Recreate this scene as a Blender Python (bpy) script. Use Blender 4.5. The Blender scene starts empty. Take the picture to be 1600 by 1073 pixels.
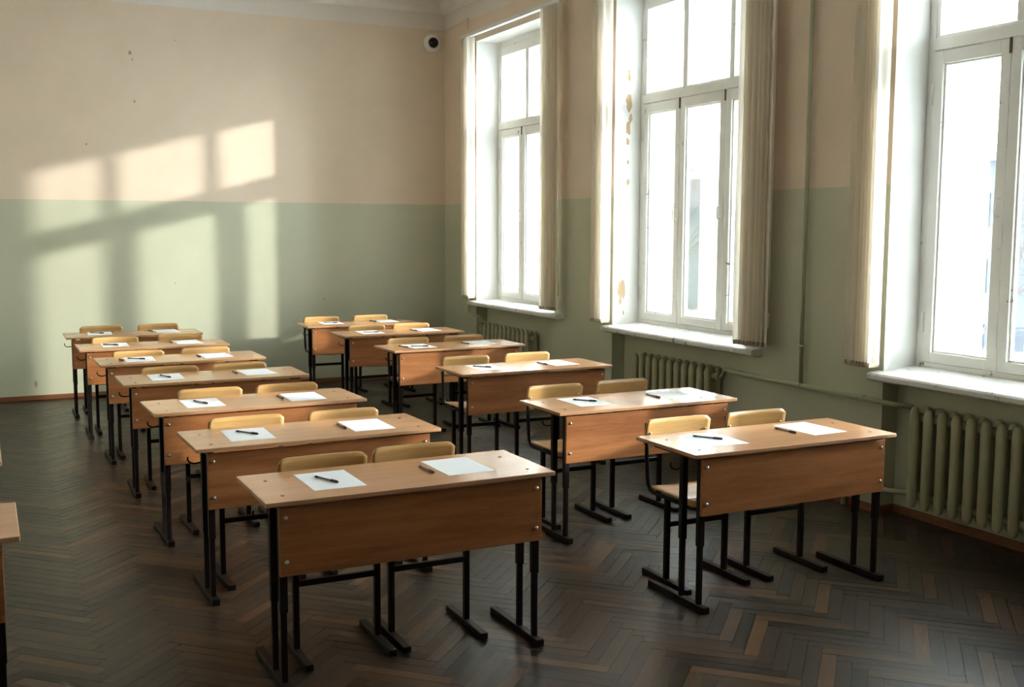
import bpy, bmesh, math, random
from mathutils import Vector, Matrix
random.seed(7)
scene = bpy.context.scene
COL = scene.collection

# ------------------------------------------------------------------ camera
def make_camera():
    yaw, pitch, roll = (math.radians(a) for a in (26.186, 6.164, 0.183))
    fwd = Vector((math.sin(yaw)*math.cos(pitch), math.cos(yaw)*math.cos(pitch), -math.sin(pitch)))
    right = Vector((math.cos(yaw), -math.sin(yaw), 0)); up = right.cross(fwd)
    r2 = math.cos(roll)*right + math.sin(roll)*up; u2 = -math.sin(roll)*right + math.cos(roll)*up
    cd = bpy.data.cameras.new('camera'); cd.sensor_fit = 'HORIZONTAL'; cd.sensor_width = 36
    cd.lens = 1684.34/1600*36; cd.clip_end = 400; cd.clip_start = .05
    co = bpy.data.objects.new('camera', cd); COL.objects.link(co)
    m = Matrix((r2, u2, -fwd)).transposed().to_4x4(); m.translation = (-4.8585, -11.6589, 1.7339)
    co.matrix_world = m; scene.camera = co
make_camera()

# ------------------------------------------------------------------ world, sun, exposure
SKY = 6.0
w = bpy.data.worlds.new('hazy_sky'); scene.world = w; w.use_nodes = True
nt = w.node_tree; nt.nodes.clear()
bg = nt.nodes.new('ShaderNodeBackground'); wo = nt.nodes.new('ShaderNodeOutputWorld')
bg.inputs[0].default_value = (.93, .97, 1.0, 1); bg.inputs[1].default_value = SKY
nt.links.new(bg.outputs[0], wo.inputs[0])
sd = bpy.data.lights.new('sun', 'SUN'); sd.energy = 1.1; sd.angle = math.radians(1.4); sd.color = (1.0, .92, .85)
so = bpy.data.objects.new('sun', sd); COL.objects.link(so); so.location = (14, -9, 6)
so.rotation_euler = Vector((-1, .535, -.26)).to_track_quat('-Z', 'Y').to_euler()
vs = scene.view_settings
vs.view_transform = 'Standard'; vs.look = 'None'; vs.exposure = 2.8; vs.gamma = 1.0; vs.use_curve_mapping = False
scene.cycles.use_denoising = True
scene.cycles.max_bounces = 12; scene.cycles.diffuse_bounces = 6; scene.cycles.transparent_max_bounces = 24
scene.cycles.sample_clamp_indirect = 8

WIN = [(-.89, .940, .930), (-3.735, .917, .893), (-6.86, .900, .872)]   # jamb y, sill z at frame, at front edge
WW, TOPZ = 1.80, 3.705
for y0, zb, zf in WIN:          # sky portals in the openings: they only guide sampling
    ld = bpy.data.lights.new('sky_portal', 'AREA'); ld.shape = 'RECTANGLE'; ld.size = WW; ld.size_y = TOPZ - zb
    ld.cycles.is_portal = True
    lo = bpy.data.objects.new('sky_portal', ld); COL.objects.link(lo)
    lo.location = (.72, y0 - WW/2, (TOPZ+zb)/2); lo.rotation_euler = (math.radians(90), 0, math.radians(90))

# ------------------------------------------------------------------ node helpers and materials
class N:
    def __init__(s, name):
        s.m = bpy.data.materials.new(name); s.m.use_nodes = True
        s.t = s.m.node_tree; s.t.nodes.clear()
        s.out = s.t.nodes.new('ShaderNodeOutputMaterial')
    def n(s, kind, **kw):
        x = s.t.nodes.new('ShaderNode'+kind)
        for k, v in kw.items(): setattr(x, k, v)
        return x
    def l(s, a, b): s.t.links.new(a, b)
    def val(s, sock, v):
        if hasattr(v, 'is_linked') or hasattr(v, 'links'): s.l(v, sock)
        else: sock.default_value = v
    def math(s, op, a, b=0.0, c=None):
        x = s.n('Math', operation=op); s.val(x.inputs[0], a); s.val(x.inputs[1], b)
        if c is not None: s.val(x.inputs[2], c)
        return x.outputs[0]
    def mix(s, f, a, b):
        x = s.n('Mix', data_type='RGBA'); s.val(x.inputs[0], f)
        s.val(x.inputs[6], a if not isinstance(a, tuple) else (*a, 1)); s.val(x.inputs[7], b if not isinstance(b, tuple) else (*b, 1))
        return x.outputs[2]
    def noise(s, vec, scale, detail=3, rough=.55):
        x = s.n('TexNoise'); s.l(vec, x.inputs['Vector']); x.inputs['Scale'].default_value = scale
        x.inputs['Detail'].default_value = detail; x.inputs['Roughness'].default_value = rough
        return x.outputs['Fac']
    def obj(s): return s.n('TexCoord').outputs['Object']
    def pos(s): return s.n('NewGeometry').outputs['Position']
    def scaled(s, vec, sx, sy, sz):
        x = s.n('Mapping'); s.l(vec, x.inputs['Vector']); x.inputs['Scale'].default_value = (sx, sy, sz); return x.outputs[0]
    def ramp(s, f, lo, hi):
        x = s.n('MapRange'); s.val(x.inputs[0], f); x.inputs[1].default_value = lo; x.inputs[2].default_value = hi; return x.outputs[0]
    def bsdf(s, col, rough=.5, spec=.5, bump=None, bs=.1, bd=.002, metal=0, coat=0):
        b = s.n('BsdfPrincipled'); s.val(b.inputs['Base Color'], (*col, 1) if isinstance(col, tuple) else col)
        s.val(b.inputs['Roughness'], rough); b.inputs['Specular IOR Level'].default_value = spec
        b.inputs['Metallic'].default_value = metal; b.inputs['Coat Weight'].default_value = coat; b.inputs['Coat Roughness'].default_value = .12
        if bump is not None:
            u = s.n('Bump'); s.l(bump, u.inputs['Height']); u.inputs['Strength'].default_value = bs; u.inputs['Distance'].default_value = bd
            s.l(u.outputs[0], b.inputs['Normal'])
        s.l(b.outputs[0], s.out.inputs[0]); return b

def simple(name, col, rough=.5, spec=.5, metal=0, var=0.0, scale=8):
    q = N(name)
    if var:
        f = q.noise(q.obj(), scale, 4)
        c = q.mix(f, tuple(x*(1-var) for x in col), tuple(min(1, x*(1+var)) for x in col))
        q.bsdf(c, rough, spec, f, .08, metal=metal)
    else: q.bsdf(col, rough, spec, metal=metal)
    return q.m

CREAM = (.72, .590, .465); GREEN = (.51, .515, .385); BAND = (.72, .66, .60); WHITE = (.82, .82, .80)
def wall_material(name, right=False):
    q = N(name); P = q.pos(); sep = q.n('SeparateXYZ'); q.l(P, sep.inputs[0]); X, Y, Z = sep.outputs
    big = q.noise(P, .9, 4, .6); fine = q.noise(P, 22, 5, .6)
    lim = q.math('MULTIPLY_ADD', q.noise(P, 5, 2), .012, 1.984)
    c = q.mix(q.math('GREATER_THAN', Z, lim), GREEN, CREAM)
    lim2 = q.math('MULTIPLY_ADD', q.noise(P, 3, 2), .02, 3.945)
    c = q.mix(q.math('GREATER_THAN', Z, lim2), c, BAND)
    if right:
        rev = q.math('MULTIPLY', q.math('GREATER_THAN', X, .002), q.math('GREATER_THAN', Z, .86))
        c = q.mix(rev, c, WHITE)
        c = q.mix(q.math('GREATER_THAN', X, .515), c, (.80, .70, .48))
    dark = q.n('Mix', data_type='RGBA', blend_type='MULTIPLY'); dark.inputs[0].default_value = 1
    g = q.ramp(big, .3, .75); gg = q.math('MULTIPLY_ADD', g, .14, .90)
    cc = q.n('CombineColor'); [q.l(gg, cc.inputs[i]) for i in range(3)]
    q.l(c, dark.inputs[6]); q.l(cc.outputs[0], dark.inputs[7])
    hgt = q.math('ADD', q.math('MULTIPLY', fine, .35), q.math('MULTIPLY', q.noise(P, 3.5, 3), 1.0))
    rgh = q.mix(q.math('GREATER_THAN', Z, lim), (.48,)*3, (.75,)*3)
    q.bsdf(dark.outputs[2], rgh, .35, hgt, .25, .006)
    return q.m

def wood(name, a, b, rough=.3, axis='x', coat=0.0, scale=1.0, spec=.5):
    q = N(name); o = q.obj()
    oi = q.n('ObjectInfo'); ofs = q.n('VectorMath', operation='ADD')
    cmb = q.n('CombineXYZ'); r = q.math('MULTIPLY', oi.outputs['Random'], 37.0)
    [q.l(r, cmb.inputs[i]) for i in range(3)]
    q.l(o, ofs.inputs[0]); q.l(cmb.outputs[0], ofs.inputs[1]); o = ofs.outputs[0]
    s = {'x': (1.2, 14, 14), 'y': (14, 1.2, 14), 'z': (14, 14, 1.2)}[axis]
    v = q.scaled(o, *[k*scale for k in s])
    n1 = q.noise(v, 1.6, 5, .6); n2 = q.noise(q.scaled(o, *[k*scale*5 for k in s]), 2.0, 3, .7)
    f = q.math('ADD', q.math('MULTIPLY', q.ramp(n1, .3, .72), .75), q.math('MULTIPLY', q.ramp(n2, .35, .7), .25))
    bn = q.n('TexNoise'); q.l(q.scaled(o, *[{1.2: .0, 14: 6.5}[k] for k in s]), bn.inputs['Vector']); bn.inputs['Scale'].default_value = 1.0; bn.inputs['Detail'].default_value = 1
    band = q.math('MULTIPLY_ADD', q.ramp(bn.outputs['Fac'], .35, .65), .3, -.15)
    c = q.mix(q.math('ADD', f, band), a, b)
    q.bsdf(c, rough, spec, n2, .03, .001, coat=coat)
    return q.m

def parquet():
    q = N('worn_parquet'); at = q.n('Attribute', attribute_name='tone'); uv = q.n('UVMap', uv_map='UVMap').outputs[0]
    rnd = at.outputs['Fac']; P = q.pos()
    cr = q.n('ValToRGB'); q.l(rnd, cr.inputs[0]); e = cr.color_ramp.elements
    e[0].position = 0; e[0].color = (.012, .009, .007, 1); e[1].position = 1; e[1].color = (.105, .052, .022, 1)
    for p, c in ((.3, (.026, .018, .012)), (.6, (.038, .024, .015)), (.85, (.060, .033, .017))):
        x = e.new(p); x.color = (*c, 1)
    g1 = q.noise(q.scaled(uv, 5, 60, 1), 1.5, 5, .65); wear = q.noise(P, 1.7, 5, .65); w2 = q.noise(P, 14, 5, .7)
    m = q.n('Mix', data_type='RGBA', blend_type='MULTIPLY'); m.inputs[0].default_value = 1
    gg = q.math('MULTIPLY', q.math('MULTIPLY_ADD', q.ramp(g1, .3, .75), .7, .62), q.math('MULTIPLY_ADD', q.ramp(w2, .3, .7), .35, .82))
    cc = q.n('CombineColor'); [q.l(gg, cc.inputs[i]) for i in range(3)]
    q.l(cr.outputs[0], m.inputs[6]); q.l(cc.outputs[0], m.inputs[7])
    c = q.mix(q.math('MULTIPLY', q.ramp(wear, .45, .75), .3), m.outputs[2], (.048, .035, .025))
    rough = q.math('ADD', q.math('MULTIPLY_ADD', q.ramp(w2, .3, .75), .10, .27), q.math('MULTIPLY', q.ramp(wear, .4, .75), .08))
    q.bsdf(c, rough, .27, q.math('ADD', g1, q.math('MULTIPLY', w2, .3)), .3, .001)
    return q.m

def old_paint(name, col, chip, amount=.66, rough=.45):
    q = N(name); P = q.pos(); f = q.noise(P, 9, 6, .7); f2 = q.noise(P, 38, 4, .7); f3 = q.noise(P, 2.2, 3)
    k = q.ramp(q.math('ADD', q.math('MULTIPLY', f, .75), q.math('MULTIPLY', f2, .25)), amount, amount+.035)
    base = q.mix(q.ramp(f3, .35, .7), tuple(x*.88 for x in col), col)
    c = q.mix(k, base, chip)
    hgt = q.math('SUBTRACT', q.math('MULTIPLY', f2, .3), k)
    q.bsdf(c, rough, .4, hgt, .35, .0015)
    return q.m

def fabric():
    q = N('blind_fabric'); o = q.obj(); f = q.noise(q.scaled(o, 90, 90, 500), 1, 3)
    c = q.mix(f, (.80, .76, .70), (.88, .85, .79))
    d = q.n('BsdfDiffuse'); t = q.n('BsdfTranslucent'); q.l(c, d.inputs[0]); t.inputs[0].default_value = (.88, .81, .69, 1)
    mx = q.n('MixShader'); mx.inputs[0].default_value = .46; q.l(d.outputs[0], mx.inputs[1]); q.l(t.outputs[0], mx.inputs[2])
    q.l(mx.outputs[0], q.out.inputs[0]); return q.m

def glass():
    q = N('window_glass'); fr = q.n('Fresnel'); fr.inputs[0].default_value = 1.45
    tr = q.n('BsdfTransparent'); gl = q.n('BsdfGlossy'); gl.inputs['Roughness'].default_value = .02
    dirt = q.n('BsdfDiffuse'); dirt.inputs[0].default_value = (.8, .8, .78, 1)
    tr.inputs[0].default_value = (.94, .96, .955, 1)
    m1 = q.n('MixShader'); q.l(q.math('MULTIPLY', fr.outputs[0], .6), m1.inputs[0]); q.l(tr.outputs[0], m1.inputs[1]); q.l(gl.outputs[0], m1.inputs[2])
    m2 = q.n('MixShader'); n = q.noise(q.scaled(q.pos(), 2, 6, 1.2), 2, 5, .6)
    q.l(q.math('MULTIPLY_ADD', q.ramp(n, .4, .8),   .012, .002), m2.inputs[0]); q.l(m1.outputs[0], m2.inputs[1]); q.l(dirt.outputs[0], m2.inputs[2])
    q.l(m2.outputs[0], q.out.inputs[0]); return q.m

M = dict(
    wall=wall_material('two_tone_wall_paint'), wall_r=wall_material('two_tone_wall_paint_with_white_reveals', True),
    ceil=simple('ceiling_whitewash', (.76, .73, .68), .8, .2, var=.05, scale=2), floor=parquet(),
    sub=simple('dark_joint', (.012, .010, .009), .9, .1), base=wood('brown_baseboard', (.15, .055, .022), (.26, .105, .045), .4),
    top=wood('beech_laminate', (.47, .235, .115), (.58, .310, .165), .25, coat=.25), panel=wood('alder_laminate', (.235, .080, .025), (.47, .190, .070), .33),
    edge=simple('laminate_edge', (.52, .30, .15), .4), metal=simple('dark_brown_enamel', (.011, .006, .005), .45, .2, var=.2, scale=30),
    steel=simple('zinc_bolt', (.62, .60, .57), .28, .5, 1), screw=simple('dark_screw_cap', (.015, .01, .008), .5),
    ply=wood('varnished_birch_ply', (.56, .315, .110), (.73, .460, .195), .25, coat=.35, scale=.8),
    paper=simple('white_paper', (.83, .84, .87), .8, .2), ink=simple('black_plastic', (.012, .012, .014), .35), clear=simple('smoky_clear_barrel', (.20, .20, .21), .18),
    rad=simple('radiator_paint', (.40, .385, .25), .42, .45, var=.1, scale=12), pipe=simple('pipe_paint', (.40, .41, .27), .42, .45, var=.08, scale=9),
    frame=old_paint('old_white_window_paint', (.88, .87, .83), (.22, .15, .10), .612), sill=old_paint('worn_sill_paint', (.80, .79, .76), (.30, .27, .24), .575),
    glass=glass(), fabric=fabric(), alu=simple('white_aluminium', (.72, .72, .71), .35, .5), weight=simple('blind_weight_plastic', (.40, .33, .27), .55, var=.25, scale=60),
    cam=simple('white_camera_shell', (.78, .76, .73), .4), lens=simple('black_dome', (.008, .008, .010), .06, .6), conduit=simple('cream_conduit', (.62, .52, .40), .5),
    plaster=simple('bare_plaster', (.56, .40, .25), .9, .1, var=.25, scale=30), scuff=simple('dark_scuff', (.36, .28, .21), .9, .1),
    old=simple('rusty_iron', (.10, .06, .04), .6, .4), facade=simple('grey_facade', (.040, .046, .056), .9, .1, var=.1, scale=.6), fwin=simple('far_window_glass', (.015, .018, .024), .2, .2),
    bark=simple('bare_bark', (.030, .027, .025), .9, .1), snow=simple('trodden_snow', (.55, .57, .60), .9, .1), roof=simple('snowy_roof', (.10, .11, .125), .8, .1))

# ------------------------------------------------------------------ mesh builder
class MB:
    def __init__(s): s.v = []; s.f = []; s.sm = []
    def add(s, vs, fs, smooth=False):
        b = len(s.v); s.v += [tuple(x) for x in vs]; s.f += [tuple(b+i for i in f) for f in fs]; s.sm += [smooth]*len(fs); return s
    def box(s, x0, x1, y0, y1, z0, z1):
        v = [(x, y, z) for z in (z0, z1) for y in (y0, y1) for x in (x0, x1)]
        return s.add(v, [(0, 2, 3, 1), (4, 5, 7, 6), (0, 1, 5, 4), (2, 6, 7, 3), (0, 4, 6, 2), (1, 3, 7, 5)])
    def prism(s, poly, d, smooth=False):          # poly: 3-D points of one cap, d: extrusion vector
        n = len(poly); d = Vector(d); a = [Vector(p) for p in poly]
        s.add(a + [p+d for p in a], [tuple(range(n))[::-1], tuple(range(n, 2*n))] + [(i, (i+1) % n, n+(i+1) % n, n+i) for i in range(n)], smooth)
        return s
    def tube(s, pts, r, n=8, square=False, smooth=True, r2=None, cap=True):
        pts = [Vector(p) for p in pts]; k = len(pts); rings = []
        if square: n = 4; smooth = False
        prev = None
        for i, p in enumerate(pts):
            t = ((pts[min(i+1, k-1)]-p).normalized() + (p-pts[max(i-1, 0)]).normalized()).normalized() if 0 < i < k-1 else (pts[min(i+1, k-1)]-pts[max(i-1, 0)]).normalized()
            ref = prev if prev is not None else (Vector((0, 0, 1)) if abs(t.z) < .9 else Vector((1, 0, 0)))
            a = (ref - t*ref.dot(t)).normalized(); prev = a; b = t.cross(a)
            rr = r[i] if isinstance(r, (list, tuple)) else r
            ring = []
            for j in range(n):
                an = 2*math.pi*(j+(.5 if square else 0))/n
                q = rr*(1.41421 if square else 1)
                ring.append(p + a*math.cos(an)*q + b*math.sin(an)*q*(r2 or 1))
            rings.append(ring)
        fs = [(i*n+j, i*n+(j+1) % n, (i+1)*n+(j+1) % n, (i+1)*n+j) for i in range(k-1) for j in range(n)]
        s.add([q for ring in rings for q in ring], fs, smooth)
        if cap:
            b = len(s.v)-k*n
            s.f += [tuple(b+j for j in range(n))[::-1], tuple(b+(k-1)*n+j for j in range(n))]; s.sm += [False, False]
        return s
    def rings(s, rings, smooth=True):              # explicit rings of equal length, capped
        n = len(rings[0]); k = len(rings); b = len(s.v)
        s.add([q for r in rings for q in r], [(i*n+j, i*n+(j+1) % n, (i+1)*n+(j+1) % n, (i+1)*n+j) for i in range(k-1) for j in range(n)], smooth)
        s.f += [tuple(b+j for j in range(n))[::-1], tuple(b+(k-1)*n+j for j in range(n))]; s.sm += [smooth, smooth]
        return s
    def mesh(s, name, mat, bevel=0):
        me = bpy.data.meshes.new(name); me.from_pydata(s.v, [], s.f); me.polygons.foreach_set('use_smooth', s.sm)
        bm = bmesh.new(); bm.from_mesh(me); bmesh.ops.recalc_face_normals(bm, faces=bm.faces)
        if bevel: bmesh.ops.bevel(bm, geom=[e for e in bm.edges if e.calc_face_angle(0) > .5], offset=bevel, segments=2, affect='EDGES', profile=.5)
        bm.to_mesh(me); bm.free(); me.materials.append(M[mat]); me.update(); return me
def ob(name, me, parent=None, loc=(0, 0, 0), rz=0):
    o = bpy.data.objects.new(name, me); COL.objects.link(o); o.location = loc; o.rotation_euler = (0, 0, rz)
    if parent is not None: o.parent = parent
    return o
def tag(o, label, cat, group=None):
    o['label'] = label; o['category'] = cat
    if group: o['group'] = group
    return o
def struct(o, label=None, cat=None):
    o['kind'] = 'structure'
    if label: o['label'] = label
    if cat: o['category'] = cat
    return o
def copy_tree(o, parent=None):
    c = o.copy(); COL.objects.link(c); c.parent = parent
    for ch in list(o.children): copy_tree(ch, c)
    return c
def blob(r, n=11, seed=0, sx=1, sy=1):
    rn = random.Random(seed); return [(math.cos(2*math.pi*i/n)*r*sx*rn.uniform(.55, 1.15), math.sin(2*math.pi*i/n)*r*sy*rn.uniform(.55, 1.15)) for i in range(n)]

# ------------------------------------------------------------------ room shell
XL, YF, ZC = -6.6, -12.5, 4.23
wb = ob('wall_back', MB().box(XL, .8, 0, .3, -.1, ZC+.1).mesh('wall_back', 'wall'))
struct(wb, 'long back wall painted cream above and green below with sunlight patches', 'wall')
struct(ob('wall_left', MB().box(XL-.3, XL, YF-.3, .3, -.1, ZC+.1).mesh('wall_left', 'wall')), 'two-tone side wall opposite the windows', 'wall')
struct(ob('wall_front', MB().box(XL, .8, YF-.3, YF, -.1, ZC+.1).mesh('wall_front', 'wall')), 'two-tone wall facing the rows of desks', 'wall')
struct(ob('ceiling', MB().box(XL, .8, YF, 0, ZC, ZC+.1).mesh('ceiling', 'ceil')), 'whitewashed plaster ceiling above the classroom', 'ceiling')
def right_wall():
    m = MB(); edges = []
    prev = 0.0
    for y0, zb, zf in WIN:
        m.box(0, .52, y0, prev, 0, ZC); m.box(.52, .66, y0-.05, prev, 0, ZC)           # pier
        y1 = y0-WW
        m.box(0, .52, y1, y0, TOPZ, ZC); m.box(.52, .66, y1, y0-.05, TOPZ-.10, ZC)                         # lintel
        m.box(.125, .66, y1, y0, 0, zb-.045)                                                                   # spandrel behind the niche
        prev = y1
    m.box(0, .52, YF, prev, 0, ZC); m.box(.52, .66, YF, prev, 0, ZC)
    return m.mesh('wall_right', 'wall_r')
wr = struct(ob('wall_right', right_wall()), 'window wall with deep white reveals and radiator niches', 'wall')
# cove strip where walls meet the ceiling
m = MB(); prof = [(0, 0), (0, -.10), (.03, -.085), (.07, -.05), (.10, 0)]
m.prism([(XL, -a, ZC+b) for a, b in prof], (-XL, 0, 0)); m.prism([(-a, YF, ZC+b) for a, b in prof], (0, -YF, 0))
struct(ob('trim_1', m.mesh('trim_1', 'ceil')), 'plaster cove along the ceiling edge', 'cove')
m = MB().box(XL, -.018, -.018, 0, 0, .048)
struct(ob('baseboard_back', m.mesh('baseboard_back', 'base', .004)), 'low brown baseboard under the back wall', 'baseboard')
def base_right():
    m = MB(); prev = -.018
    for y0, zb, zf in WIN:
        m.box(-.018, 0, y0, prev, 0, .048); m.box(-.018, .125, y0-.018, y0, 0, .048); m.box(.107, .125, y0-WW, y0-.018, 0, .048); m.box(-.018, .125, y0-WW, y0-WW+.018, 0, .048); prev = y0-WW
    m.box(-.018, 0, YF, prev, 0, .048); return m.mesh('baseboard_right', 'base')
struct(ob('baseboard_right', base_right()), 'low brown baseboard running in and out of the radiator niches', 'baseboard')
for k, (x, z, r) in enumerate([(-3.42, 3.467, .022), (-3.40, 3.40, .012), (-3.393, 2.988, .014), (-3.863, 2.543, .013), (-2.98, 3.62, .008), (-1.45, .93, .012), (-4.42, .16, .03), (-3.05, 1.14, .010)]):
    ob('paint_chip', MB().prism([(x+a, -.0006, z+b) for a, b in blob(r, 9, k, .7, 1.3)], (0, .0006, 0)).mesh('paint_chip', 'scuff'), wb)
for k, (x, z, r) in enumerate([(.128, 3.009, .030), (.139, 2.787, .042), (.155, 2.66, .026), (.136, 2.573, .034), (.13, 2.46, .020), (.135, 2.29, .012), (.14, 2.12, .016), (.09, 1.203, .055), (.075, 1.10, .022), (.11, 1.0, .012), (.11, 3.3, .010)]):
    ob('peeled_patch', MB().prism([(x+a, -3.735-.0008, z+b) for a, b in blob(r*1.35, 13, 40+k, .6, 1.5)], (0, .0008, 0)).mesh('peeled_patch', 'plaster'), wr)

# ------------------------------------------------------------------ herringbone floor
def clip(poly, x0, x1, y0, y1):
    for ax, lim, sg in ((0, x0, 1), (0, x1, -1), (1, y0, 1), (1, y1, -1)):
        out = []
        for i, p in enumerate(poly):
            q = poly[(i+1) % len(poly)]; a = (p[ax]-lim)*sg; b = (q[ax]-lim)*sg
            if a >= 0: out.append(p)
            if (a >= 0) != (b >= 0):
                t = a/(a-b); out.append((p[0]+(q[0]-p[0])*t, p[1]+(q[1]-p[1])*t))
        poly = out
        if len(poly) < 3: return []
    return poly
def floor():
    base = struct(ob('floor', MB().box(XL, .8, YF, .3, -.06, -.012).mesh('floor', 'sub')), 'dark worn herringbone parquet floor', 'floor')
    Wd = .0604; L = 7*Wd; ox, oy = -4.48, -7.2; s2 = math.sqrt(.5); planks = []
    C = Vector((-4.8585, -11.6589))
    for j in range(-8, 10):
        for i in range(-110, 130):
            for kind in (0, 1):
                if kind == 0: u0, u1, v0, v1 = i*Wd, i*Wd+L, i*Wd, i*Wd+Wd
                else: u0, u1, v0, v1 = i*Wd+L, i*Wd+L+Wd, i*Wd+Wd-L, i*Wd+Wd
                u0 += j*L; u1 += j*L; v0 -= j*L; v1 -= j*L
                g = .0007
                c = [(u0+g, v0+g), (u1-g, v0+g), (u1-g, v1-g), (u0+g, v1-g)]
                wc = [(ox+(u-v)*s2, oy+(u+v)*s2) for u, v in c]
                if max(p[0] for p in wc) < XL or min(p[0] for p in wc) > .125 or max(p[1] for p in wc) < YF or min(p[1] for p in wc) > 0: continue
                pl = clip(wc, XL, .125, YF, 0.0)
                if len(pl) < 3: continue
                if sum(pl[a][0]*pl[a-1][1]-pl[a-1][0]*pl[a][1] for a in range(len(pl))) ** 2 < 4*1e-7: continue
                planks.append((pl, kind, (ox, oy, u0, v0)))
    rn = random.Random(3)
    def data(pl, kind, o):
        tone = rn.random(); tz = [rn.uniform(-.0007, .0004) for _ in pl]; ru, rv = rn.random()*9, rn.random()*9
        n = len(pl); vs = [(x, y, z) for (x, y), z in zip(pl, tz)] + [(x, y, -.011) for x, y in pl]
        area = sum(pl[a-1][0]*pl[a][1]-pl[a][0]*pl[a-1][1] for a in range(n))
        top = tuple(range(n)) if area > 0 else tuple(range(n))[::-1]
        fs = [top] + [((i+1) % n, i, n+i, n+(i+1) % n) if area > 0 else (i, (i+1) % n, n+(i+1) % n, n+i) for i in range(n)]
        uv = []
        for x, y in pl + pl:
            u = ((x-o[0])+(y-o[1]))*s2; v = ((y-o[1])-(x-o[0]))*s2
            uv.append((u+ru, v+rv) if kind == 0 else (v+ru, u+rv))
        return vs, fs, uv, tone
    def build(name, items):
        V, F, UV, T = [], [], [], []
        for it in items:
            vs, fs, uv, tone = data(*it); b = len(V); V += vs; F += [tuple(b+i for i in f) for f in fs]; UV += uv; T += [tone]*len(vs)
        me = bpy.data.meshes.new(name); me.from_pydata(V, [], F)
        ul = me.uv_layers.new(name='UVMap'); li = [0]*len(me.loops); me.loops.foreach_get('vertex_index', li)
        ul.data.foreach_set('uv', [c for i in li for c in UV[i]])
        a = me.attributes.new('tone', 'FLOAT', 'POINT'); a.data.foreach_set('value', T)
        me.materials.append(M['floor']); me.update(); return me
    def shows(pl):          # rank by how large a plank shows: in the view cone, nearest first
        cx = sum(p[0] for p in pl)/len(pl); cy = sum(p[1] for p in pl)/len(pl)
        d = Vector((cx, cy))-C; an = math.degrees(math.atan2(d.x, d.y))-26.19
        dep = d.length*math.cos(math.radians(an))
        # hidden below the frame: floor enters the view about 3 m ahead
        return (0 if abs(math.tan(math.radians(an))) < .478 and dep*math.cos(math.radians(6.16)) > 3.43 else 1, d.length)
    planks.sort(key=lambda t: shows(t[0]))
    for it in planks[:300]: ob('plank', build('plank', [it]), base)
    r = ob('planks_beyond', build('planks_beyond', planks[300:]), base); r['kind'] = 'stuff'
floor()

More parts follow.
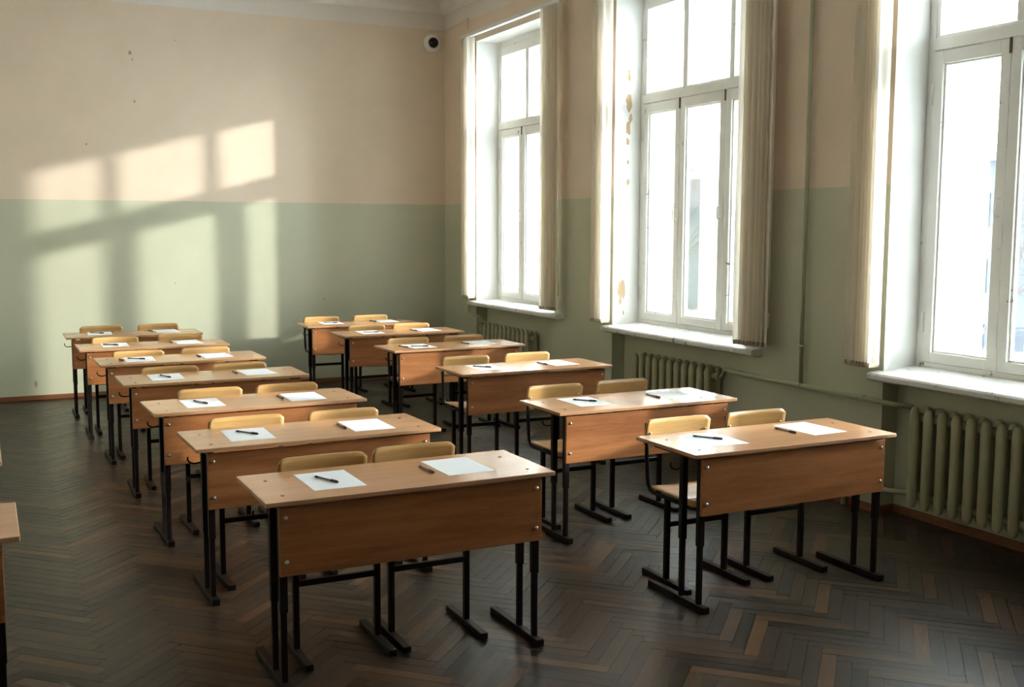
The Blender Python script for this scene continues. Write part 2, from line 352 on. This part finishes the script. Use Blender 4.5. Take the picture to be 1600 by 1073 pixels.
# ------------------------------------------------------------------ windows
LO = [(.05, .583), (.587, 1.178), (1.182, 1.75)]
def window(k, y0, zb, zf):
    u1, u2 = (.685, 1.225) if k == 1 else (.63, 1.232)        # centres of the upper mullions
    UP = [(.075, u1-.03), (u1+.03, u2-.0275), (u2+.0275, 1.725)]
    def bx(m, a, b, z0, z1, x0=.26, x1=.33): return m.box(x0, x1, y0-b, y0-a, z0, z1)
    f = MB(); bx(f, 0, .05, zb, TOPZ); bx(f, 1.75, 1.80, zb, TOPZ); bx(f, .05, 1.75, TOPZ-.06, TOPZ); bx(f, .05, 1.75, 2.775, 2.845, .245, .33); bx(f, .05, 1.75, zb-.002, zb+.028)
    root = struct(ob('window_%d' % k, f.mesh('window_frame', 'frame', .003)), 'tall double casement window with peeling white paint, %s from the back wall' % ('first', 'second', 'third', 'fourth')[k-1], 'window')
    u = MB(); bx(u, .05, 1.75, 3.555, TOPZ-.06, .265, .315); bx(u, .05, 1.75, 2.845, 2.862, .265, .315)
    for a, b in ((.05, .075), (u1-.03, u1+.03), (u2-.0275, u2+.0275), (1.725, 1.75)): bx(u, a, b, 2.862, 3.555, .265, .315)
    us = ob('upper_sash', u.mesh('upper_sash', 'frame', .002), root)
    for a, b in UP: ob('pane', bx(MB(), a, b, 2.862, 3.555, .288, .292).mesh('pane', 'glass'), us)
    for i, (a, b) in enumerate(LO):
        z0, z1 = zb+.031, 2.770; st = .065
        m = MB(); bx(m, a, a+st, z0, z1, .255, .31); bx(m, b-st, b, z0, z1, .255, .31); bx(m, a+st, b-st, z0, z0+.06, .255, .31); bx(m, a+st, b-st, z1-.075, z1, .255, .31)
        for g0, g1, h0, h1 in ((a+st, a+st+.012, z0+.06, z1-.075), (b-st-.012, b-st, z0+.06, z1-.075), (a+st+.012, b-st-.012, z0+.06, z0+.072), (a+st+.012, b-st-.012, z1-.087, z1-.075)): bx(m, g0, g1, h0, h1, .272, .30)
        s = ob('sash', m.mesh('sash', 'frame', .003), root)
        ob('pane', bx(MB(), a+st+.012, b-st-.012, z0+.072, z1-.087, .284, .288).mesh('pane', 'glass'), s)
        if i < 2:
            yh = y0-b+.03
            h = MB().tube([(.255, yh, 1.80), (.228, yh, 1.805), (.222, yh, 1.815), (.222, yh, 1.885), (.228, yh, 1.895), (.255, yh, 1.90)], .006, 8)
            ob('handle', h.mesh('handle', 'frame'), s)
            ob('bolt_plate', MB().box(.249, .256, y0-b-.006, y0-b+.010, 2.69, 2.80).mesh('bolt_plate', 'old', .002), s)
            ob('bolt_plate', MB().box(.249, .256, y0-b-.012, y0-b+.016, z0+.0, z0+.13).mesh('bolt_plate', 'frame', .002), s)
        for zh in (2.52, 1.17):
            e = a-.002 if i == 0 else b+.002
            if i != 1: ob('hinge', MB().tube([(.252, y0-e, zh-.06), (.252, y0-e, zh+.06)], .009, 8).mesh('hinge', 'frame'), s)
    o = MB(); X0, X1 = .455, .51
    for a, b in ((0, .09), (1.745, 1.80)): bx(o, a, b, zb, TOPZ, X0, X1)
    bx(o, .09, 1.745, 3.513, TOPZ, X0, X1); bx(o, .09, 1.745, 2.685, 2.885, X0, X1); bx(o, .09, 1.745, zb, 1.0, X0, X1)
    for c, d in ((u1+.10, .66), (u2+.10, 1.255)): bx(o, c-.033, c+.033, 2.885, 3.513, X0, X1); bx(o, d-.055, d+.055, 1.0, 2.685, X0, X1)
    os_ = ob('outer_frame', o.mesh('outer_frame', 'frame', .003), root)
    for a, b, z0, z1 in ((.09, .605, 1.0, 2.685), (.715, 1.20, 1.0, 2.685), (1.31, 1.745, 1.0, 2.685), (.09, u1+.067, 2.885, 3.513), (u1+.133, u2+.067, 2.885, 3.513), (u2+.133, 1.745, 2.885, 3.513)):
        ob('pane', bx(MB(), a, b, z0, z1, .48, .484).mesh('pane', 'glass'), os_)
    s = MB().prism([(.262, y0+.0, zb), (.262, y0+.0, zb-.05), (-.075, y0+.0, zf-.05), (-.098, y0, zf-.038), (-.10, y0, zf-.012), (-.088, y0, zf)], (0, -WW, 0))
    e = MB().prism([(0, y0+.04, zf+.006), (0, y0+.04, zf-.044), (-.075, y0+.04, zf-.05), (-.098, y0+.04, zf-.038), (-.10, y0+.04, zf-.012), (-.088, y0+.04, zf)], (0, -.04, 0))
    e2 = [(0, y0-WW, zf+.006), (0, y0-WW, zf-.044), (-.075, y0-WW, zf-.05), (-.098, y0-WW, zf-.038), (-.10, y0-WW, zf-.012), (-.088, y0-WW, zf)]
    e.prism(e2, (0, -.20, 0)); s.add(e.v, e.f)
    ob('window_sill', s.mesh('window_sill', 'sill', .004), root)
    ob('outer_sill', MB().prism([(.51, y0-.05, zb+.03), (.51, y0-.05, zb-.05), (.74, y0-.05, zb-.09), (.74, y0-.05, zb-.06)], (0, -WW+.05, 0)).mesh('outer_sill', 'alu'), root)
for k, (y0, zb, zf) in enumerate(WIN): window(k+1, y0, zb, zf)

# ------------------------------------------------------------------ vertical blinds drawn aside
def slat_mesh(z0, z1, wd=.10):                     # one sheet of woven cloth with a shallow S section
    n = 8; zs = [z0+(z1-z0)*j/4 for j in range(5)]; V = []; F = []
    for z in zs: V += [(-wd/2+wd*i/n, .005*math.sin(2*math.pi*i/n), z) for i in range(n+1)]
    for j in range(4): F += [(j*(n+1)+i, j*(n+1)+i+1, (j+1)*(n+1)+i+1, (j+1)*(n+1)+i) for i in range(n)]
    return MB().add(V, F, True).mesh('slat', 'fabric')
BL = [((-.80, -.975), (-2.66, -2.90)), ((-3.59, -3.78), (-5.60, -5.87)), ((-6.70, -6.87), (-8.72, -8.95))]
for k, ((a0, a1), (b0, b1)) in enumerate(BL):
    zbot = (.965, .925, .905, .905)[k]; zt = 3.735; rn = random.Random(20+k)
    root = ob('vertical_blind', None, None, (-.10, (a0+b1)/2, zt))
    tag(root, 'cream vertical blind drawn aside to both edges of the %s window from the back wall' % ('first', 'second', 'third', 'fourth')[k], 'blind', 'vertical blinds')
    yc = (a0+b1)/2
    hr = MB().box(-.025, .025, b1-.06-yc, a0+.06-yc, 0, .035); ob('headrail', hr.mesh('headrail', 'alu', .003), root)
    for yb in (a0-.05, yc, b1+.05): ob('bracket', MB().box(-.006, .10, yb-yc-.012, yb-yc+.012, .035, .041).mesh('bracket', 'alu'), root)
    sm = slat_mesh(zbot-zt+.012, -.004)
    wm = MB().box(-.043, .043, -.004, .008, zbot-zt, zbot-zt+.030).mesh('bottom_weight', 'weight', .002)
    for (p, q), nn, flat in (((a0, a1), 8, False), ((b0, b1), 9, True)):
        for i in range(nn):
            y = p+(q-p)*i/(nn-1)-yc; ang = rn.uniform(-9, 9)
            if flat: ang += max(0, i-nn+5)*17
            elif i < 3: ang -= (66, 44, 22)[i]
            s = ob('slat', sm, root, (rn.uniform(-.006, .006), y, 0), math.radians(ang)); ob('bottom_weight', wm, s)
        for sx in (-.04, .04):
            ch = MB().tube([(sx, p-yc, zbot-zt+.014), (sx*1.05, (p+q)/2-yc, zbot-zt+.003), (sx, q-yc, zbot-zt+.014)], .0022, 5)
            ob('bead_chain', ch.mesh('bead_chain', 'weight'), root)
    yo = b1-yc-.05
    ob('cord', MB().tube([(-.01, yo, 0), (-.012, yo-.004, -1.4), (-.01, yo, zbot-zt+.24)], .0022, 5).mesh('cord', 'alu'), root)
    ob('cord_weight', MB().tube([(-.01, yo, zbot-zt+.24), (-.01, yo, zbot-zt+.235), (-.01, yo, zbot-zt+.14), (-.01, yo, zbot-zt+.135)], [.004, .011, .012, .006], 8).mesh('cord_weight', 'conduit'), root)

# ------------------------------------------------------------------ radiators and pipes
def radiator_section():
    m = MB()
    for xc in (-.046, .046):
        rg = []
        for z, wy, wx in ((.098, .010, .008), (.104, .018, .016), (.118, .025, .021), (.145, .0295, .024), (.40, .0295, .024), (.650, .0295, .024), (.676, .025, .021), (.691, .018, .016), (.697, .010, .008)):
            rg.append([(xc+math.cos(t*math.pi/6)*wx, math.copysign(abs(math.sin(t*math.pi/6))**.8, math.sin(t*math.pi/6))*wy, z) for t in range(12)])
        m.rings(rg)
    m.box(-.03, .03, -.004, .004, .14, .66)
    return m.mesh('section', 'rad')
RS = radiator_section(); RH = MB().tube([(0, -.05, 0), (0, .05, 0)], .026, 12).mesh('hub', 'rad')
for k, (ys, n) in enumerate([(-1.02, 12), (-4.11, 11), (-7.12, 12)]):
    r = ob('radiator', None, None, (.045, ys-.05*(n-1), .098))
    tag(r, 'green painted cast-iron radiator in the niche under the %s window from the back wall' % ('first', 'second', 'third', 'fourth')[k], 'radiator', 'cast-iron radiators')
    for i in range(n):
        s = ob('section', RS, r, (0, .05*(n-1)-.1*i, -.098))
        for z in (.165, .632): ob('hub', RH, s, (0, 0, z))
    for yb in (.05*(n-1)-.15, -.05*(n-1)+.15): ob('wall_bracket', MB().box(0, .085, yb-.012, yb+.012, .50, .525).mesh('wall_bracket', 'rad'), r)
    ob('end_plug', MB().tube([(0, -.05*n-.0, .534), (0, -.05*n-.035, .534)], [.03, .022], 10).mesh('end_plug', 'rad'), r)
def pipe(name, label, runs):
    r = ob(name, None, None, runs[0][1][0]); tag(r, label, 'pipe'); o = Vector(runs[0][1][0])
    for nm, pts, rad in runs: ob(nm, MB().tube([Vector(p)-o for p in pts], rad, 10).mesh(nm, 'pipe'), r)
def arc(c, r, a0, a1, plane, n=5):
    out = []
    for i in range(n+1):
        a = math.radians(a0+(a1-a0)*i/n); d = (math.cos(a)*r, math.sin(a)*r)
        out.append((c[0], c[1]+d[0], c[2]+d[1]) if plane == 'yz' else (c[0]+d[0], c[1]+d[1], c[2]))
    return out
pipe('heating_pipe', 'green painted heating pipe with a tall riser between second and third windows', [
    ('riser', [(-.035, -6.17, .70), (-.035, -6.17, ZC)], .014),
    ('supply_run', [(.045, -5.212, .632), (.045, -5.235, .645), (.04, -5.27, .695), (.0, -5.40, .70), (-.035, -5.60, .70), (-.035, -6.80, .695), (-.01, -6.95, .69), (.045, -7.06, .685)], .016),
    ('return_run', [(-.035, -6.62, .155), (-.035, -6.80, .158), (-.005, -6.95, .162), (.045, -7.06, .166)], .016),
    ('joint_ring', [(-.035, -6.155, .70), (-.035, -6.185, .70)], .021), ('joint_ring', [(-.035, -6.72, .696), (-.035, -6.75, .696)], .021),
    ('joint_ring', [(-.035, -6.17, .95), (-.035, -6.17, .97)], .018), ('return_drop', [(-.035, -6.62, .155), (-.035, -6.60, .14), (-.035, -6.60, 0.0)], .016)])
pipe('heating_pipe', 'bent green pipe dropping into the radiator of the first window', [
    ('riser', [(-.03, -.745, 3.5), (-.03, -.745, .83)] + arc((-.03, -.795, .83), .05, 0, -90, 'yz')[1:] + [(-.03, -.86, .775), (.02, -.92, .765), (.045, -.97, .735)], .013)])

# ------------------------------------------------------------------ dome camera and its conduit
c = ob('security_camera', None, None, (-.158, 0, 3.802)); tag(c, 'round white dome security camera with black lens high on the back wall', 'camera')
def lathe_y(pr, n=28): return MB().rings([[(math.cos(2*math.pi*i/n)*r, y, math.sin(2*math.pi*i/n)*r) for i in range(n)] for r, y in pr])
ob('housing', lathe_y([(.098, 0), (.100, -.02), (.094, -.045), (.080, -.058), (.062, -.060)]).mesh('housing', 'cam'), c)
ob('dome', lathe_y([(.060, -.055), (.058, -.070), (.050, -.088), (.036, -.102), (.018, -.110), (.004, -.112)]).mesh('dome', 'lens'), c)
cd = ob('cable_conduit', None, None, (-.158, -.008, 3.904)); tag(cd, 'thin cream cable conduit from the dome camera round the corner to the blind rail', 'conduit')
ob('back_run', MB().box(-.006, .006, -.0, .008, 0, .045).box(-.006, .150, -.0, .008, .033, .045).mesh('back_run', 'conduit'), cd)
ob('side_run', MB().prism([(.150, -.0, .033), (.150, 0, .045), (.150, -.66, .075), (.150, -.66, .063)], (.008, 0, 0)).box(.150, .158, -.672, -.660, -.04, .085).mesh('side_run', 'conduit'), cd)

# ------------------------------------------------------------------ desks
ZT = .734
def desk_proto():
    r = ob('school_desk', None)
    ob('tabletop', MB().box(-.60, .60, -.243, .243, ZT-.018, ZT).mesh('tabletop', 'top', .003), r)
    p = ob('front_panel', MB().box(-.547, .547, -.222, -.206, .445, .706).mesh('front_panel', 'panel', .002), r)
    bm_ = MB().rings([[(math.cos(t*math.pi/5)*q, y, math.sin(t*math.pi/5)*q) for t in range(10)] for q, y in ((.0085, 0), (.0085, -.002), (.006, -.0055), (.002, -.007))]).mesh('bolt', 'steel')
    for x in (-.522, .522):
        for z in (.500, .668): ob('bolt', bm_, p, (x, -.222, z))
    leg = MB(); leg.box(-.015, .015, -.015, .015, .30, ZT-.043); leg.box(-.0115, .0115, -.0115, .0115, .028, .31); lm = leg.mesh('leg', 'metal', .003)
    foot = MB().box(-.0175, .0175, -.25, .20, 0, .03).mesh('foot_bar', 'metal', .003); rail = MB().box(-.015, .015, -.20, .17, ZT-.043, ZT-.018).mesh('top_rail', 'metal', .003)
    scr = MB().tube([(0, 0, .20-.2), (0, 0, .0012)], .0075, 10).mesh('screw_cap', 'screw')
    hk = MB().tube([(0, .0, 0), (-.03, .0, -.004), (-.052, 0, .004), (-.060, 0, .018), (-.058, 0, .03)], .004, 6).mesh('bag_hook', 'metal')
    for s in (-1, 1):
        ob('foot_bar', foot, r, (s*.53, 0, 0)); ob('top_rail', rail, r, (s*.53, 0, 0))
        for y in (-.19, -.055): ob('leg', lm, r, (s*.53, y, 0))
        for y in (-.15, .11): ob('screw_cap', scr, r, (s*.515, y, ZT))
    h = ob('bag_hook', hk, r, (-.545, -.055, .635))
    return r
DESK = {'L1': (-3.374, -7.591, .53), 'L2': (-3.433, -6.501, 1.2), 'L3': (-3.473, -5.46, 1.6), 'L4': (-3.488, -4.294, -.12), 'L5': (-3.524, -3.195, .64), 'L6': (-3.576, -2.128, -.05), 'L7': (-3.603, -1.037, -.52),
        'R1': (-1.465, -7.577, .17), 'R2': (-1.486, -6.359, .45), 'R3': (-1.352, -4.738, .72), 'R4': (-1.297, -3.221, 1.4), 'R5': (-1.298, -1.928, .7), 'R6': (-1.346, -.856, -.17),
        'X1': (-5.384, -7.66, 0), 'X2': (-5.417, -6.42, 0)}
ORD = ['first', 'second', 'third', 'fourth', 'fifth', 'sixth', 'seventh']
def where(n):
    if n[0] == 'L': return ORD[7-int(n[1])] + ' from back wall, middle row'
    return ORD[6-int(n[1])] + ' from back wall, window row'
proto = desk_proto(); first = True
for n, (x, y, a) in DESK.items():
    d = proto if first else copy_tree(proto); first = False
    d.location = (x, y, 0); d.rotation_euler.z = math.radians(a)
    if n[0] == 'X': lab = 'beech school desk across the aisle from the middle row, abreast of its %s desk' % ('seventh' if n == 'X1' else 'sixth')
    else: lab = 'beech double school desk with black legs, ' + where(n)
    tag(d, lab, 'desk', 'school desks')

# ------------------------------------------------------------------ chairs
def chair_proto():
    r = ob('school_chair', None)                       # origin: floor, middle, at the rear end of the feet
    def shell(pts_fn, nu, nv, t):                      # curved plywood sheet with thickness
        V = []; F = []
        for side in (0, 1):
            for i in range(nu+1):
                for j in range(nv+1): V.append(pts_fn(i/nu, j/nv, t*side))
        w_ = nv+1; o = (nu+1)*w_
        for i in range(nu):
            for j in range(nv):
                a = i*w_+j; F += [(a, a+1, a+w_+1, a+w_), (o+a, o+a+w_, o+a+w_+1, o+a+1)]
        for i in range(nu): F += [(i*w_, (i+1)*w_, o+(i+1)*w_, o+i*w_), (i*w_+nv, o+i*w_+nv, o+(i+1)*w_+nv, (i+1)*w_+nv)]
        for j in range(nv): F += [(j, o+j, o+j+1, j+1), (nu*w_+j, nu*w_+j+1, o+nu*w_+j+1, o+nu*w_+j)]
        return MB().add(V, F, True)
    def back(u, v, t):
        x = (u-.5)*.385; z = .640+.145*v; e = abs(u-.5)*2
        if e > .80: k = (e-.80)/.20; z = .7125+(z-.7125)*(1-.30*k*k*k)
        return (x, -.022+.016*(1-(2*u-1)**2)-.020*(v-.5)+t, z)
    bk = ob('backrest', shell(back, 20, 6, .010).mesh('backrest', 'ply'), r)
    def seat(u, v, t):
        x = (u-.5)*.37; e = abs(u-.5)*2; y = -.055-.345*v
        if e > .8: k = (e-.8)/.2; y = -.2275+(y+.2275)*(1-.10*k*k*k)
        z = .462-.010*(1-(2*u-1)**2)-(.022*max(0, (v-.75)/.25)**2)
        return (x, y, z-t)
    ob('seat', shell(seat, 16, 10, .011).mesh('seat', 'ply'), r)
    tube = [(-.008, .765), (-.012, .60), (-.022, .50), (-.030, .462), (-.050, .438), (-.085, .430), (-.22, .430), (-.385, .430)]
    fr = MB().tube([(0, y, z) for y, z in tube], .0105, 8).mesh('side_frame', 'metal')
    leg = MB().box(-.0125, .0125, -.2075, -.1825, .024, .425).mesh('leg', 'metal', .003); ft = MB().box(-.0165, .0165, -.39, 0, 0, .027).mesh('foot_bar', 'metal', .003)
    bo = MB().rings([[(math.cos(t*math.pi/4)*q, y, math.sin(t*math.pi/4)*q) for t in range(8)] for q, y in ((.0065, 0), (.0065, -.002), (.004, -.005), (.001, -.006))]).mesh('bolt', 'steel')
    for s in (-1, 1):
        ob('side_frame', fr, r, (s*.178, 0, 0)); ob('leg', leg, r, (s*.173, 0, 0)); ob('foot_bar', ft, r, (s*.173, 0, 0))
        ob('bolt', bo, bk, (s*.165, -.021, .715))
    ob('crossbar', MB().box(-.165, .165, -.205, -.185, .285, .310).mesh('crossbar', 'metal', .003), r)
    ob('seat_rail', MB().box(-.17, .17, -.335, -.315, .420, .442).mesh('seat_rail', 'metal', .003), r)
    return r
CH = {'L1L': (-3.602, -7.34), 'L1R': (-3.19, -7.294), 'L2L': (-3.684, -6.265), 'L2R': (-3.173, -6.274), 'L3L': (-3.672, -5.222), 'L3R': (-3.208, -5.216), 'L4L': (-3.722, -4.078), 'L4R': (-3.251, -4.078),
      'L5L': (-3.793, -2.99), 'L5R': (-3.285, -2.972), 'L6L': (-3.85, -1.87), 'L6R': (-3.306, -1.84), 'L7L': (-3.856, -.72), 'L7R': (-3.328, -.70), 'R1L': (-1.741, -7.221), 'R1R': (-1.256, -7.226),
      'R2L': (-1.769, -5.967), 'R2R': (-1.282, -5.949), 'R3L': (-1.671, -4.396), 'R3R': (-1.154, -4.384), 'R4L': (-1.57, -2.96), 'R4R': (-1.05, -2.94), 'R5L': (-1.515, -1.66), 'R5R': (-1.05, -1.66), 'R6L': (-1.65, -.56), 'R6R': (-1.105, -.55)}
proto = chair_proto(); first = True
for n, (x, y) in CH.items():
    o = proto if first else copy_tree(proto); first = False
    yn = max(y, DESK[n[:2]][1]+.29)
    o.location = (x, yn+.022, 0); o.scale.z = 1-.18*(yn-y)/.785; o.rotation_euler.z = math.radians(DESK[n[:2]][2]+random.uniform(-.8, .8))
    side = 'window-side' if n[2] == 'R' else 'aisle-side'
    tag(o, 'plywood chair, %s seat at desk %s' % (side, where(n[:2])), 'chair', 'school chairs')

# ------------------------------------------------------------------ exam sheets and pens
SH = MB().box(-.105, .105, -.1485, .1485, 0, .0006).mesh('paper_sheet', 'paper')
def pen_proto():
    r = ob('ballpoint_pen', None)
    def cyl(pr): return MB().rings([[(math.cos(t*math.pi/5)*q, y, .0045+math.sin(t*math.pi/5)*q) for t in range(10)] for q, y in pr])
    ob('barrel', cyl([(.0038, -.045), (.0040, .066), (.0040, .068)]).mesh('barrel', 'clear'), r)
    cp = ob('cap', cyl([(.002, -.075), (.0042, -.070), (.0046, -.028), (.0046, -.026)]).mesh('cap', 'ink'), r)
    ob('clip', MB().box(-.0015, .0015, -.07, -.03, .0088, .0105).mesh('clip', 'ink'), cp)
    ob('end_plug', cyl([(.0042, .052), (.0042, .070), (.003, .074)]).mesh('end_plug', 'ink'), r)
    return r
SHEETS = {'L1': ((-.281, .019, 0), (.277, .028, .9)), 'L2': ((-.304, .019, -2.5), (.293, .002, -1.5)), 'L3': ((-.291, .025, -1.5), (.29, -.001, -2)), 'L4': ((-.298, .037, -.3), (.305, .04, 3)), 'L5': ((-.294, .018, -2), (.273, .037, 2)), 'L6': ((-.299, .06, -.7), (.295, .065, 3)), 'L7': ((-.291, .07, -3), (.307, .08, 3)),
          'R1': ((-.309, .028, -3), (.302, .045, 2)), 'R2': ((-.279, .039, -.5), (.325, .009, 1)), 'R3': ((-.29, .04, -1), (.299, .047, 4)), 'R4': ((-.281, .016, 2), (.30, .03, 1)), 'R5': ((-.265, .042, -1.5), (.312, .046, 3)), 'R6': ((-.268, .07, -2), (.336, .075, -1))}
PENS = {'L1': [(-.295, .015, 21), (.131, .012, 2)], 'L2': [(-.302, .042, 31), (.162, .001, 0)], 'L3': [(-.298, .033, 20), (.157, .012, -2)], 'L4': [(-.301, .043, 19), (.160, .057, 1)], 'L5': [(-.314, .04, 50), (.14, .01, 1), (-.425, .02, 4)], 'L6': [(-.332, .07, 48), (.158, .07, 0)], 'L7': [(-.312, .09, 48), (.168, .09, 8)],
        'R1': [(-.317, .055, 33), (.141, .036, 3)], 'R2': [(-.27, .052, 36), (.182, .021, 0)], 'R3': [(-.314, .06, 37), (.164, .037, 2)], 'R4': [(-.287, -.015, 64), (.155, .03, 3), (-.42, .02, 12)], 'R5': [(-.26, .017, 66), (.18, .04, 5)], 'R6': [(-.272, .07, 66), (.198, .09, 8)]}
pp = pen_proto(); first = True
def on_desk(n, x, y, z, a):
    dx, dy, da = DESK[n]; r = math.radians(da); return (dx+x*math.cos(r)-y*math.sin(r), dy+x*math.sin(r)+y*math.cos(r), z), r+math.radians(a)
for n in SHEETS:
    for i, (x, y, a) in enumerate(SHEETS[n]):
        loc, rz = on_desk(n, x, y, ZT, a)
        tag(ob('paper_sheet', SH, None, loc, rz), 'blank white sheet, %s half of desk %s' % (('aisle', 'window')[i], where(n)), 'paper', 'exam sheets')
    for i, (x, y, a) in enumerate(PENS[n]):
        o = pp if first else copy_tree(pp); first = False
        o.location, o.rotation_euler.z = on_desk(n, x, y, ZT+(.0006 if i == 0 else 0.0002), a)
        tag(o, 'black-capped pen %s, desk %s' % (('across the aisle-half sheet', 'beside the window-half sheet', 'left of the aisle-half sheet')[i], where(n)), 'pen', 'pens')

# ------------------------------------------------------------------ outside the windows
struct(ob('ground', MB().box(.8, 160, -90, 120, -6.2, -6).mesh('ground', 'snow')), 'pale snowy yard outside the windows', 'ground')
b = ob('apartment_building', None, None, (38, 34, -6)); tag(b, 'pale grey apartment block seen hazily through the third window', 'building')
ob('wall', MB().box(0, 12, -20, 26, 0, 10.9).mesh('wall', 'facade'), b); ob('roof', MB().prism([(-.5, -20.5, 10.9), (12.5, -20.5, 10.9), (6, -20.5, 12.2)], (0, 47, 0)).mesh('roof', 'roof'), b)
wm = MB().box(-.06, .04, -.6, .6, 0, 1.6).mesh('window', 'fwin')
for r_ in range(3):
    for i in range(15): ob('window', wm, b, (0, -18+3*i, 1.6+3.1*r_))
def tree(x, y, h, seed):
    rn = random.Random(seed); t = ob('bare_tree', None, None, (x, y, -6))
    tr = MB(); br = MB(); top = Vector((rn.uniform(-.4, .4), rn.uniform(-.4, .4), h*.55))
    tr.tube([(0, 0, 0), (top.x*.4, top.y*.4, h*.28), tuple(top)], [.22, .16, .11], 7)
    def grow(p, d, L, r, lev):
        q = p+d*L*.5+Vector((rn.uniform(-.1, .1), rn.uniform(-.1, .1), .05))*L; e = q+(d+Vector((rn.uniform(-.2, .2), rn.uniform(-.2, .2), .12))).normalized()*L*.5
        br.tube([p, q, e], [r, r*.75, r*.5], 4, smooth=True, cap=False)
        if lev:
            for _ in range(3 if lev > 1 else 4):
                nd = (d+Vector((rn.gauss(0, .55), rn.gauss(0, .55), rn.gauss(.1, .35)))).normalized(); grow(p+(e-p)*rn.uniform(.45, 1), nd, L*rn.uniform(.55, .75), r*.5, lev-1)
    for i in range(9):
        f = rn.uniform(.45, 1); an = rn.uniform(0, 6.28); grow(Vector((top.x*f, top.y*f, h*.55*f)), Vector((math.cos(an), math.sin(an), rn.uniform(.3, 1.1))).normalized(), h*.27, .06, 4)
    ob('trunk', tr.mesh('trunk', 'bark'), t); ob('branches', br.mesh('branches', 'bark'), t); return t
for k, (x, y, h, lab) in enumerate([(14, 16, 13, 'bare leafless tree outside the second window'), (15, 5.2, 11, 'bare leafless tree in front of the grey block'), (24, 30, 15, 'tall bare tree farther off between the second window and the grey block')]):
    tag(tree(x, y, h, 50+k), lab, 'tree', 'bare trees in the yard')
